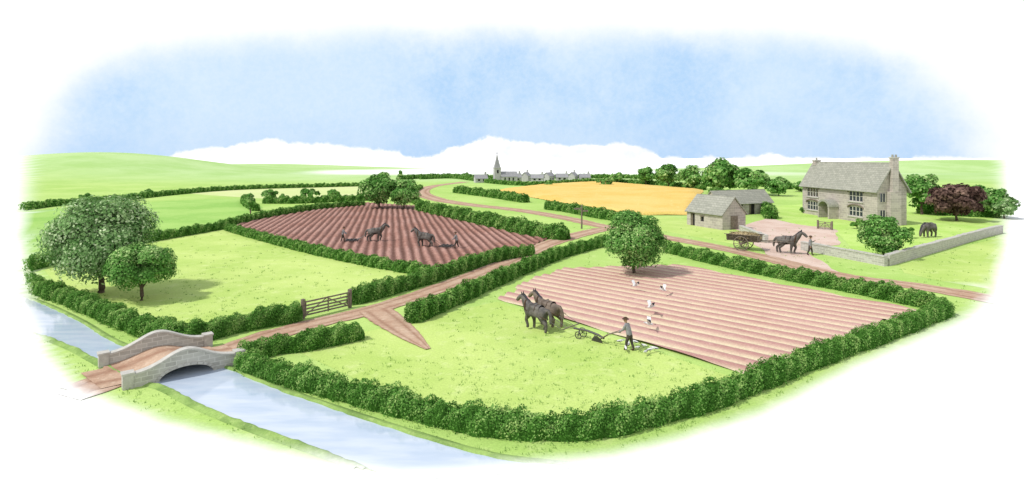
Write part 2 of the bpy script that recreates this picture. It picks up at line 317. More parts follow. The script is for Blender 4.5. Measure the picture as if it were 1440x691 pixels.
# ---------------------------------------------------------------- foliage
def leafquads(Cn,Nr,size,jit=.6):
    n=len(Cn); Nr=Nr+R.randn(n,3)*jit; Nr/=np.linalg.norm(Nr,axis=1)[:,None]+1e-9
    r=R.randn(n,3); A=np.cross(Nr,r); A/=np.linalg.norm(A,axis=1)[:,None]+1e-9; B=np.cross(Nr,A)
    sz=size*(.6+.8*R.rand(n))[:,None]
    V=np.stack([Cn-A*sz*.5,Cn+B*sz*.32,Cn+A*sz*.5,Cn-B*sz*.32],1).reshape(-1,3)
    F=np.arange(4*n).reshape(n,4); return V,F
def hedge(pts,h=1.0,w=1.0,dens=1.6,name='hedge',mat='hedge',lump=.2):
    path=[]
    for u,v in pts:
        y=(EYE-h/2)*FP/(v-V0); path.append(((u-720)*y/FP,y))
    h*=.84; w*=.86
    s=smooth_path(path,.35); L_=np.concatenate([[0],np.cumsum(np.linalg.norm(np.diff(s,axis=0),axis=1))])
    tot=L_[-1]; ph=R.rand(8)*6.28
    def surf(l,th,k=1.0):
        x=np.interp(l,L_,s[:,0]);y=np.interp(l,L_,s[:,1]); l2=np.minimum(l+.3,tot);l1=np.maximum(l-.3,0)
        tx=np.interp(l2,L_,s[:,0])-np.interp(l1,L_,s[:,0]); ty=np.interp(l2,L_,s[:,1])-np.interp(l1,L_,s[:,1]); q=np.hypot(tx,ty)+1e-9
        nx_,ny_=-ty/q,tx/q
        f=h
        lum=1+lump*(.5*np.sin(l*2.9/f+ph[0]+1.3*np.sin(th*2+ph[5]))+.4*np.sin(l*5.3/f+th*2+ph[1])+.35*np.sin(l*9.1/f-th*3+ph[2])+.5*np.sin(l*1.1/f+ph[3]))
        end=np.clip(np.minimum(l,tot-l)/(.5*w),0,1); end=np.sqrt(np.clip(1-(1-end)**2,0.02,1))
        c=np.cos(th);sn=np.sin(th)
        off=np.sign(c)*np.abs(c)**.7*w/2*lum*k*end; zz=np.abs(sn)**.7*h*lum*k*(.25+.75*end)
        return np.stack([x+nx_*off,y+ny_*off,zz],-1),np.stack([nx_*c,ny_*c,sn],-1)
    ls=np.linspace(0,tot,max(8,int(tot/.3))); ths=np.linspace(0,math.pi,9)
    LL,TT=np.meshgrid(ls,ths,indexing='ij'); V,_=surf(LL.ravel(),TT.ravel(),.86)
    idx=np.arange(len(ls)*9).reshape(len(ls),9); F=np.stack([idx[:-1,:-1],idx[:-1,1:],idx[1:,1:],idx[1:,:-1]],-1).reshape(-1,4)
    F=F[fade(V[:,0],V[:,1])[F].max(axis=1)<.3]
    ym=s[:,1].mean(); size=max(.085,ym*.0024)
    area=(w+2*h)*tot; nl=int(min(45000,dens*area/(size*size*.33)))
    l=R.rand(nl)*tot; th=np.pi*R.rand(nl)
    Cn,Nr=surf(l,th,1.0); Cn+=Nr*(R.rand(nl)[:,None]-.45)*.18*h; Cn[:,2]=np.maximum(Cn[:,2],.02)
    kp=R.rand(nl)>fade(Cn[:,0],Cn[:,1])*1.5-.1; Cn=Cn[kp];Nr=Nr[kp];l=l[kp];th=th[kp]
    V2,F2=leafquads(Cn,Nr,size)
    lc=np.clip(.42+.24*np.sin(l*4.1/h+th*3+ph[4])+.12*np.sin(l*1.3+ph[6])+.2*R.randn(len(l)),0,1)
    VV=np.concatenate([V,V2]); FF=np.concatenate([F,F2+len(V)])
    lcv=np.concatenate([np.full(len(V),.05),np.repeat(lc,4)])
    if hills(VV[:,0],VV[:,1]).max()>.02: VV[:,2]+=hills(VV[:,0],VV[:,1])
    return mkmesh(name,VV,FF,[M[mat]],{'lc':lcv})
hedge([(338,503),(385,518),(430,529),(490,545),(560,562),(620,577),(680,588),(740,594),(800,595),(860,588),(930,572),(1000,553),(1080,523),(1160,493),(1250,462),(1334,430)],.95,1.15)
hedge([(936,346),(985,358),(1040,370),(1100,382),(1160,393),(1230,406),(1290,418),(1334,426)],1.15,1.3)
hedge([(335,497),(380,484),(430,478),(470,470),(512,463)],1.0,1.1)
hedge([(574,442),(620,424),(680,398),(740,373),(790,354),(858,336)],1.15,1.2)
hedge([(262,468),(300,460),(360,447),(425,437)],1.15,1.2)
hedge([(490,417),(540,404),(600,388),(660,369),(700,358),(750,350)],1.2,1.3)
hedge([(14,385),(60,403),(100,416),(140,432),(180,448),(225,462),(275,466)],1.1,1.3)
hedge([(15,378),(60,366),(120,352),(200,335),(260,325),(320,315)],1.2,1.2)
hedge([(320,319),(380,335),(450,352),(530,368),(604,380)],1.0,1.2)
hedge([(318,313),(360,304),(400,297),(450,290),(512,285)],1.2,1.4)
hedge([(590,289),(640,299),(700,311),(750,321),(798,327)],1.9,2.4)
hedge([(768,288),(800,292),(840,299),(900,308)],1.7,2.0)
hedge([(640,266),(690,272),(740,279)],2.0,2.4)
hedge([(592,262),(575,274),(590,286)],1.2,1.6)
hedge([(14,293),(80,285),(160,279),(240,271),(300,266),(360,263),(440,261),(520,259)],1.4,2.0)
hedge([(370,281),(420,281),(470,279),(520,277)],1.6,2.5)
hedge([(590,250),(640,249),(700,256),(760,258),(840,254),(920,257),(990,264)],1.6,2.5)
hedge([(360,292),(345,283),(345,277)],1.4,1.6)
hedge([(1085,300),(1060,282),(1000,268)],2.0,2.0)
hedge([(1290,292),(1350,296),(1425,298)],2.0,2.2)
hedge([(560,250),(620,247),(680,249),(860,248),(1000,252),(1110,262)],2.0,4)
def tree(u,v,wpx,hpx,trunk=.18,mat='tree',nl=9000,name='tree',clumps=46,shape=1.0):
    x,y=P(u,v); s=y/FP; W=wpx*s/2; H=hpx*s; z0=float(hills(x,y)); cz=z0+H*(trunk+(1-trunk)/2); rz=H*(1-trunk)/2
    e=empty(name,(x,y,z0)); mb=MB()
    tr=max(.06,H*.03)
    mb.tube([(0,0,-.1),(0.01*H,0,H*trunk*.6),(-.01*H,.01*H,H*(trunk+.15)),(.02*H,0,H*.62),(0,0,H*.85)],[tr*1.5,tr,tr*.85,tr*.5,tr*.12],8)
    cl=[]
    for i in range(clumps):
        d=R.randn(3); d/=np.linalg.norm(d); r=(R.rand()**.35)*.76
        c=d*r; c[0]*=W;c[1]*=W;c[2]*=rz
        if shape!=1.0: k=1-.5*(c[2]/rz+1)/2*shape; c[0]*=k;c[1]*=k
        cl.append((c,(.24+.15*R.rand())*min(W,rz*1.1)))
    for c,_ in cl[:14]:
        zz=H*(trunk+.05+.3*R.rand()); p2=(c[0]*.8,c[1]*.8,cz-z0+c[2]*.8)
        mid=(c[0]*.35,c[1]*.35,(zz+p2[2])/2+.04*H)
        mb.tube([(0,0,min(zz,p2[2])),mid,p2],[tr*.45,tr*.3,tr*.08],5)
    mb.build('trunk',[M['bark']],e,True)
    Cs=[];Ns=[];lc=[]
    per=nl//clumps
    for c,rc in cl:
        d=R.randn(per,3); d/=np.linalg.norm(d,axis=1)[:,None]; d[:,2]=np.where(d[:,2]<-.5,-d[:,2],d[:,2])
        rr=rc*(.6+.55*R.rand(per)**.6)[:,None]
        p=d*rr*np.array([1.08,1.08,.9])+c
        Cs.append(p);Ns.append(d*.9+c/np.linalg.norm(c+1e-6)*.4+np.array([0,0,.2])); lc.append(np.clip(.44+.16*R.randn()+.22*R.randn(per),0,1))
    Cs=np.concatenate(Cs)+np.array([0,0,cz-z0]);Ns=np.concatenate(Ns);lc=np.concatenate(lc)
    size=math.sqrt(2.5*4*math.pi*(W*W*rz)**(2/3)*1.7/(nl*.33))
    V,F=leafquads(Cs,Ns,size,.4)
    mkmesh('crown',V,F,[M[mat]],{'lc':np.repeat(lc,4)},parent=e)
    return e
tree(142,412,134,142,.08,'treeL',44000,'broadleaf_tree',100)
tree(199,423,98,82,.13,'tree',26000,'broadleaf_tree',64)
tree(891,386,88,92,.02,'tree',30000,'broadleaf_tree',76)
tree(1243,363,66,62,.03,'tree',15000,'broadleaf_tree',50)
tree(533,293,56,52,.03,'tree',9000,'broadleaf_tree',36)
tree(568,294,44,44,.03,'tree',7000,'broadleaf_tree',30)
tree(562,276,14,40,.08,'tree',2200,'poplar_tree',26,shape=1.01)
tree(352,303,15,38,.15,'tree',2600,'poplar_tree',24,shape=1.01)
for (u,v,w,h) in [(908,260,34,26),(940,264,38,32),(972,266,36,32),(1014,272,62,48),(1058,274,52,40),(1095,276,36,26)]:
    tree(u,v,w,h,.04,'tree',4600,'broadleaf_tree',30)
tree(1296,302,52,62,.04,'tree',6500,'broadleaf_tree',34)
tree(1345,311,84,54,.04,'copper',9000,'copper_beech_tree',46)
tree(1388,306,48,48,.04,'tree',5000,'broadleaf_tree',30)
tree(1412,308,34,34,.04,'treeL',3000,'broadleaf_tree',20)
for (u,v,w,h) in [(380,282,28,16),(435,281,32,16),(400,283,18,10),(470,278,22,12),(205,276,22,10),(120,282,22,10),(770,262,18,9),(850,262,24,12),(868,258,28,16),(655,252,22,9),(1130,270,40,16)]:
    tree(u,v,w,h,.02,'tree',1400,'bush',16)
for (u,v,w,h) in [(1205,322,20,14),(1228,326,20,16),(1130,300,14,10),(1275,335,22,18)]:
    tree(u,v,w,h,.02,'hedge',1400,'garden_shrub',12)
# grass tufts
def tufts(n,ulo,uhi,vlo,vhi,name='grass'):
    u=R.uniform(ulo,uhi,n); v=vlo+(vhi-vlo)*R.rand(n); y=EYE*FP/(v-V0); x=(u-720)*y/FP
    keep=fade(x,y)<.15
    wpoly=[P(*p) for p in UP]+[P(*p) for p in LO[::-1]]
    for pl in (POLY['brown'],POLY['pink'],wpoly): keep&=pdist(x,y,pl)>.1
    for path in ([(318,494),(440,456),(600,412),(740,357),(850,322)],[(850,319),(1080,364),(1290,403),(1420,425)],[(40,572),(168,528),(318,494)],[(592,270),(660,288),(850,319)],[(535,440),(600,490)]):
        for i in range(len(path)-1):
            a=P(*path[i]);b_=P(*path[i+1]); dx,dy=b_[0]-a[0],b_[1]-a[1]
            t_=np.clip(((x-a[0])*dx+(y-a[1])*dy)/(dx*dx+dy*dy),0,1); keep&=np.hypot(x-a[0]-t_*dx,y-a[1]-t_*dy)>1.7
    x=x[keep];y=y[keep]; n=len(x); V=[];lc=[]
    for k in range(5):
        a=R.rand(n)*6.28; ox=x+R.randn(n)*.08; oy=y+R.randn(n)*.08; h=(.03+.07*R.rand(n))*(1+y/90); w=.010*(1+y/35)
        dx,dy=np.cos(a),np.sin(a)
        V.append(np.stack([np.stack([ox-dx*w,oy-dy*w,0*x+.005],-1),np.stack([ox+dx*w,oy+dy*w,0*x+.005],-1),np.stack([ox+dy*h*.5,oy-dx*h*.5,h],-1)],1)); lc.append(R.rand(n))
    V=np.concatenate(V).reshape(-1,3); F=np.arange(len(V)).reshape(-1,3); lc=np.concatenate(lc)
    mkmesh(name,V,F,[M['tuft']],{'lc':np.repeat(lc,3)})
tufts(5000,30,1400,320,670)
# ---------------------------------------------------------------- bridge
br=empty('stone_bridge',(-16.35,27.45,0),math.radians(40))
LH=2.25; arch_r=1.1
ztop=lambda s:.5+.68*math.exp(-(s/1.15)**2); zdeck=lambda s:.05+.48*math.exp(-(s/1.25)**2)
zarc=lambda s:(.5*math.sqrt(max(0,1-(s/arch_r)**2)) if abs(s)<arch_r else 0)
ss=np.linspace(-LH,LH,61)
for nm,y0,y1,so in (('near_parapet',-2.05,-1.75,.22),('far_parapet',1.75,2.05,-.35)):
    mb=MB(); cp=MB()
    for i in range(60):
        a_,b_=ss[i],ss[i+1]; A_,B_=a_+so,b_+so
        for (yy,fl) in ((y0,0),(y1,1)):
            q=[(A_,yy,zarc(a_)-.02),(B_,yy,zarc(b_)-.02),(B_,yy,ztop(b_)),(A_,yy,ztop(a_))]
            mb.add(q,[(0,1,2,3) if not fl else (3,2,1,0)])
        mb.add([(A_,y0,zarc(a_)-.02),(B_,y0,zarc(b_)-.02),(B_,y1,zarc(b_)-.02),(A_,y1,zarc(a_)-.02)],[(0,3,2,1)])
        e_=.05
        cp.add([(A_,y0-e_,ztop(a_)),(B_,y0-e_,ztop(b_)),(B_,y1+e_,ztop(b_)),(A_,y1+e_,ztop(a_)),(A_,y0-e_,ztop(a_)+.09),(B_,y0-e_,ztop(b_)+.09),(B_,y1+e_,ztop(b_)+.09),(A_,y1+e_,ztop(a_)+.09)],[(0,3,2,1),(4,5,6,7),(0,1,5,4),(2,3,7,6)])
    mb.build(nm,[M['bstone']],br); cp.build(nm.replace('parapet','coping'),[M['cope']],br)
    pl=MB()
    for sx in (-LH+so,LH+so):
        pl.box(sx-.2,sx+.2,y0-.06,y1+.06,-.05,.62); pl.box(sx-.24,sx+.24,y0-.1,y1+.1,.62,.70)
    pl.build(nm+'_pillars',[M['cope']],br)
    ring=MB(); yo=y0-.03 if y0<0 else y1+.03
    for k in range(13):
        t0=math.pi*k/13+.02;t1=math.pi*(k+1)/13-.02
        pts=[]
        for (t_,rr) in ((t0,1.0),(t1,1.0),(t1,1.14),(t0,1.14)):
            pts.append((so+arch_r*rr*math.cos(t_),yo,(.5*math.sin(t_))+(.12*math.sin(t_) if rr>1 else 0)))
        q=[(a[0],yo+(.06 if y0<0 else -.06),a[2]) for a in pts]
        ring.add(pts+q,[(0,1,2,3),(7,6,5,4),(0,4,5,1),(1,5,6,2),(2,6,7,3),(3,7,4,0)])
    ring.build(nm.replace('parapet','arch_ring'),[M['cope']],br)
mb=MB()
for i in range(60):
    a_,b_=ss[i],ss[i+1]
    mb.add([(a_+.22,-1.75,zarc(a_)-.03),(b_+.22,-1.75,zarc(b_)-.03),(b_-.35,1.75,zarc(b_)-.03),(a_-.35,1.75,zarc(a_)-.03)],[(0,3,2,1)])
mb.build('arch_vault',[M['bstone']],br)
V=[];PH=[];cs=np.linspace(-1.745,1.745,15)
sd=np.linspace(-LH-.9,LH+.7,60)
for s_ in sd:
    for c_ in cs:
        k=-.35*(c_+1.75)/3.5+.22*(1-(c_+1.75)/3.5); ww=1 if abs(s_)<LH else .8
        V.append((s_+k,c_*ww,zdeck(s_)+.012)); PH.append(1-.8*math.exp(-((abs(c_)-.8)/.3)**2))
idx=np.arange(60*15).reshape(60,15); F=np.stack([idx[:-1,:-1],idx[1:,:-1],idx[1:,1:],idx[:-1,1:]],-1).reshape(-1,4)
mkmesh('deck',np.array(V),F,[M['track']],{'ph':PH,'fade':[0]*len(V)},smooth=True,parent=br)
# ---------------------------------------------------------------- farmhouse
Lh,Dh,Eh,Rh=19.0,4.7,5.6,9.4
fh=empty('stone_farmhouse',(52.4,102.6,0),math.atan2(-.995,.085))
fh.scale=(.98,.98,.96)
ops=[(1.4,4.6,3.3,5.0),(12.6,15.8,3.3,5.0),(1.4,4.6,.9,2.5),(12.6,15.8,.9,2.5),(7.7,9.5,0,2.3)]
mb=MB(); mb.wall(0,Lh,0,Eh,ops)
mb.wall(0,Lh,0,Eh,[],y=Dh)
for x0 in (0,Lh):
    mb.add([(x0,0,0),(x0,Dh,0),(x0,Dh,Eh),(x0,Dh/2,Rh-.1),(x0,0,Eh)],[(0,1,2,3,4) if x0 else (4,3,2,1,0)])
mb.build('walls',[M['stone']],fh)
mb=MB(); ov=.4; slope=(Rh-Eh)/(Dh/2)
for sgn in (0,1):
    ye=-ov if not sgn else Dh+ov; ze=Eh-ov*slope
    a_=(-.4,ye,ze);b_=(Lh+.4,ye,ze);c_=(Lh+.4,Dh/2,Rh);d_=(-.4,Dh/2,Rh)
    if sgn: mb.slab(b_,a_,d_,c_,.16)
    else: mb.slab(a_,b_,c_,d_,.16)
mb.build('roof',[M['slate']],fh)
mb=MB(); mb.tube([(-.42,Dh/2,Rh+.12),(Lh+.42,Dh/2,Rh+.12)],[.16,.16],8); mb.build('ridge_tiles',[M['slate']],fh)
mb=MB()
for (a_,b_,c_,d_) in ops[:4]:
    mb.box(a_,b_,.16,.2,c_,d_,0)
    k=4
    for i in range(k+1):
        x_=a_+(b_-a_)*i/k; mb.box(max(a_,x_-.06),min(b_,x_+.06),.08,.155,c_,d_,1)
    for z_ in (c_,(c_+d_)/2,d_-.1): mb.box(a_,b_,.09,.15,z_,z_+.08,1)
    mb.box(a_-.2,b_+.2,-.14,.05,c_-.16,c_-.003,2)
    n=10; cx=(a_+b_)/2; rw=(b_-a_)/2+.2
    pts=[(cx-rw*math.cos(math.pi*i/n),-.05,d_-.25+.55*math.sin(math.pi*i/n)) for i in range(n+1)]
    mb.tube(pts,[.13]*(n+1),6,3)
mb.build('windows',[M['glass'],M['paint'],M['cope'],M['wood']],fh)
mb=MB(); # porch
px0,px1=7.1,10.1; 
mb.box(7.8,9.4,.1,.18,0,2.25,2)
mb.box(px0,px0+.3,-1.7,-.003,0,2.0,0); mb.box(px1-.3,px1,-1.7,-.003,0,2.0,0)
n=12
for i in range(n):
    t0=math.pi*i/n;t1=math.pi*(i+1)/n; cx=(px0+px1)/2; r0,r1=1.2,1.62
    q=[]
    for yy in (-1.75,-.004):
        for (t_,r_) in ((t0,r0),(t1,r0),(t1,r1),(t0,r1)): q.append((cx+r_*math.cos(t_),yy,2.003+r_*.75*math.sin(t_)))
    mb.add(q,[(3,2,1,0),(4,5,6,7),(0,1,5,4),(2,3,7,6),(1,2,6,5),(0,4,7,3)],1)
mb.build('porch',[M['stone'],M['slate'],M['dark']],fh)
mb=MB()
mb.box(Lh+.003,Lh+.8,Dh/2-.85,Dh/2+.85,0,5.2,0); mb.box(Lh+.06,Lh+.75,Dh/2-.48,Dh/2+.48,5.2,Rh+.9,0); mb.box(Lh-.02,Lh+.83,Dh/2-.56,Dh/2+.56,Rh+.9,Rh+1.1,1)
mb.box(.1,1.0,Dh/2-.5,Dh/2+.5,Rh-.4,Rh+.45,0); mb.box(.02,1.08,Dh/2-.58,Dh/2+.58,Rh+.45,Rh+.6,1)
for cx,cy,cz in ((Lh+.42,Dh/2-.27,Rh+1.1),(Lh+.42,Dh/2+.27,Rh+1.1),(.55,Dh/2,Rh+.6)): mb.tube([(cx,cy,cz),(cx,cy,cz+.4)],[.17,.13],8,2)
mb.build('chimneys',[M['stone'],M['cope'],M['slate']],fh)
mb=MB()
for z_ in (1.0,3.6):
    mb.box(Lh+.004,Lh+.06,.35,1.2,z_,z_+1.3,0); 
    for yy in (.31,.74,1.17): mb.box(Lh+.06,Lh+.1,yy,yy+.07,z_,z_+1.3,1)
mb.build('gable_windows',[M['glass'],M['paint']],fh)
# ---------------------------------------------------------------- barns
def barn(name,pl,pr,depth,eave,ridge,ops):
    (x0,y0),(x1,y1)=pl,pr; L0=math.hypot(x1-x0,y1-y0); e=empty(name,(x0,y0,0),math.atan2(y1-y0,x1-x0))
    mb=MB(); mb.wall(0,L0,0,eave,ops); mb.wall(0,L0,0,eave,[],y=depth)
    for xx in (0,L0): mb.add([(xx,0,0),(xx,depth,0),(xx,depth,eave),(xx,depth/2,ridge-.06),(xx,0,eave)],[(0,1,2,3,4) if xx else (4,3,2,1,0)])
    mb.build('walls',[M['stone']],e)
    mb=MB(); sl=(ridge-eave)/(depth/2); o=.25
    mb.slab((-.2,-o,eave-o*sl),(L0+.2,-o,eave-o*sl),(L0+.2,depth/2,ridge),(-.2,depth/2,ridge),.1)
    mb.slab((L0+.2,depth+o,eave-o*sl),(-.2,depth+o,eave-o*sl),(-.2,depth/2,ridge),(L0+.2,depth/2,ridge),.1)
    mb.tube([(-.22,depth/2,ridge+.08),(L0+.22,depth/2,ridge+.08)],[.09,.09],6)
    mb.build('roof',[M['slate']],e)
    mb=MB()
    for (a_,b_,c_,d_) in ops:
        mb.box(a_,b_,.2,.25,c_,d_,0); mb.box(a_-.1,b_+.1,-.05,.04,d_+.003,d_+.18,1)
        if c_<.1:
            k=int((b_-a_)/.2)
            for i in range(k//2): mb.box(a_+i*.2,a_+i*.2+.17,.12,.16,c_+.05,d_-.05,1)
    mb.build('doors',[M['dark'],M['wood']],e)
    mb=MB(); mb.box(L0+.003,L0+.05,depth*.35,depth*.65,0,1.9,0); mb.build('side_door',[M['wood']],e)
    return e
barn('stone_barn',P(966,316),P(1016,324),4.2,2.2,4.4,[(.8,1.7,0,1.8),(2.9,3.6,.8,1.5)])
barn('barn',P(1012,304),P(1086,300),4.0,2.1,4.1,[(1.2,2.6,0,1.8),(4,5.4,0,1.8),(6.8,8.2,0,1.8)])
# ---------------------------------------------------------------- walls and fences
def stone_wall(pts,h=.9,w=.4):
    mb=MB(); cp=MB(); Q=smooth_path([P(*p) for p in pts],1.0)
    T=np.gradient(Q,axis=0); T/=np.linalg.norm(T,axis=1)[:,None]; Nn=np.stack([-T[:,1],T[:,0]],-1)*w/2
    for i in range(len(Q)-1):
        a0=Q[i]-Nn[i];a1=Q[i]+Nn[i];b0=Q[i+1]-Nn[i+1];b1=Q[i+1]+Nn[i+1]
        mb.add([(*a0,-.05),(*b0,-.05),(*b1,-.05),(*a1,-.05),(*a0,h),(*b0,h),(*b1,h),(*a1,h)],[(4,5,6,7),(0,1,5,4),(2,3,7,6)]+([(3,0,4,7)] if i==0 else [])+([(1,2,6,5)] if i==len(Q)-2 else []))
        g=1.25;hh=h+.12+random.uniform(-.03,.05)
        k=lambda q,n_: q+n_*g
        a0=k(Q[i],-Nn[i]);a1=k(Q[i],Nn[i]);b0=k(Q[i+1],-Nn[i+1])*.98+a0*.02;b1=k(Q[i+1],Nn[i+1])*.98+a1*.02
        cp.add([(*a0,h+.003),(*b0,h+.003),(*b1,h+.003),(*a1,h+.003),(*a0,hh),(*b0,hh),(*b1,hh),(*a1,hh)],[(4,5,6,7),(0,1,5,4),(2,3,7,6),(3,0,4,7),(1,2,6,5)])
    e=empty('stone_wall'); mb.build('wall',[M['bstone']],e); cp.build('coping',[M['cope']],e)
stone_wall([(1128,352),(1180,362),(1246,375)],.85)
stone_wall([(1248,374),(1310,356),(1370,338),(1408,328)],.95)
stone_wall([(1042,327),(1078,342)],.8)
def gate(p0,p1):
    L0=math.hypot(p1[0]-p0[0],p1[1]-p0[1]); e=empty('field_gate',(p0[0],p0[1],0),math.atan2(p1[1]-p0[1],p1[0]-p0[0]))
    mb=MB()
    for x_ in (0,L0): mb.box(x_-.09,x_+.09,-.09,.09,-.1,1.2); mb.box(x_-.1,x_+.1,-.1,.1,1.2,1.24)
    mb.build('posts',[M['wood']],e)
    mb=MB()
    for z_ in (.16,.34,.54,.75,.98): mb.box(.12,L0-.12,-.03,.03,z_,z_+.09)
    for x_ in (.12,L0/2,L0-.2): mb.box(x_,x_+.08,-.065,-.032,.12,1.1)
    mb.tube([(.2,.055,.2),(L0/2,.055,1.0)],[.035,.035],5); mb.tube([(L0/2,.055,1.0),(L0-.2,.055,.2)],[.035,.035],5)
    mb.build('bars',[M['wood']],e)
gate(P(426,449),P(492,433))
gate(P(1150,322),P(1170,324))
x,y=P(818,322); e=empty('signpost',(x,y,0)); mb=MB(); mb.tube([(0,0,-.1),(0,0,3.2)],[.13,.10],7); mb.tube([(0,0,3.2),(0,0,3.4)],[.14,.02],7)
mb.box(-.95,-.08,-.03,.03,2.7,2.95); mb.box(.08,.9,-.03,.03,2.4,2.65); mb.add([(-.95,-.03,2.95),(-.95,-.03,2.7),(-1.15,-.03,2.825),(-.95,.03,2.95),(-.95,.03,2.7),(-1.15,.03,2.825)],[(0,1,2),(5,4,3),(0,2,5,3),(1,4,5,2)]); mb.build('post_and_arms',[M['wood']],e)
# ---------------------------------------------------------------- village
def cottage(u,v,w,d,eave,ridge,rz):
    x,y=P(u,v); e=empty('cottage',(x,y,0),rz); mb=MB(); mb.wall(-w/2,w/2,0,eave,[(-w*.3,-w*.12,.7,1.4),(w*.12,w*.3,.7,1.4)],y=-d/2); mb.wall(-w/2,w/2,0,eave,[],y=d/2)
    for xx in (-w/2,w/2): mb.add([(xx,-d/2,0),(xx,d/2,0),(xx,d/2,eave),(xx,0,ridge-.05),(xx,-d/2,eave)],[(0,1,2,3,4)])
    mb.box(w/2-.9,w/2-.2,-.3,.3,ridge-.5,ridge+1.1); mb.build('walls',[M['farstone']],e)
    mb=MB(); mb.slab((-w/2-.2,-d/2-.2,eave-.15),(w/2+.2,-d/2-.2,eave-.15),(w/2+.2,0,ridge),(-w/2-.2,0,ridge),.1); mb.slab((w/2+.2,d/2+.2,eave-.15),(-w/2-.2,d/2+.2,eave-.15),(-w/2-.2,0,ridge),(w/2+.2,0,ridge),.1); mb.build('roof',[M['farroof']],e)
for (u,v,w,r,h) in [(676,256,5,.3,3.2),(724,255,5,.2,3.4),(740,254,4,1.2,3.8),(756,255,5,-.2,3.1),(772,254,4,.9,3.7),(790,254,5,0,3.2),(806,253,4,1.1,3.6),(822,253,4.5,.1,2.9)]:
    cottage(u,v+1,w,3.0,h-1.5,h,r)
x,y=P(699,257); e=empty('church',(x,y,0),.25); mb=MB()
mb.box(-1.3,1.3,-1.3,1.3,0,5.8,0); mb.box(-1.45,1.45,-1.45,1.45,5.8,6.1,0)
mb.add([(-1.15,-1.15,6.1),(1.15,-1.15,6.1),(1.15,1.15,6.1),(-1.15,1.15,6.1),(0,0,11.4)],[(0,1,4),(1,2,4),(2,3,4),(3,0,4)],1)
mb.wall(1.3,8,0,2.5,[(2.6,3.2,.8,2.0),(4.3,4.9,.8,2.0),(6,6.6,.8,2.0)],y=-1.8); mb.wall(1.3,8,0,2.5,[],y=1.8)
mb.add([(8,-1.8,0),(8,1.8,0),(8,1.8,2.5),(8,0,4.3),(8,-1.8,2.5)],[(0,1,2,3,4)])
mb.slab((1.3,-2.0,2.3),(8.2,-2.0,2.3),(8.2,0,4.4),(1.3,0,4.4),.1,1); mb.slab((8.2,2.0,2.3),(1.3,2.0,2.3),(1.3,0,4.4),(8.2,0,4.4),.1,1)
mb.box(-.35,.35,-1.36,-1.303,3.8,5.1,2); mb.tube([(0,0,11.3),(0,0,12.2)],[.06,.06],5,2); mb.box(-.3,.3,-.05,.05,11.75,11.87,2)
mb.build('tower_and_nave',[M['farstone'],M['farroof'],M['dark']],e)
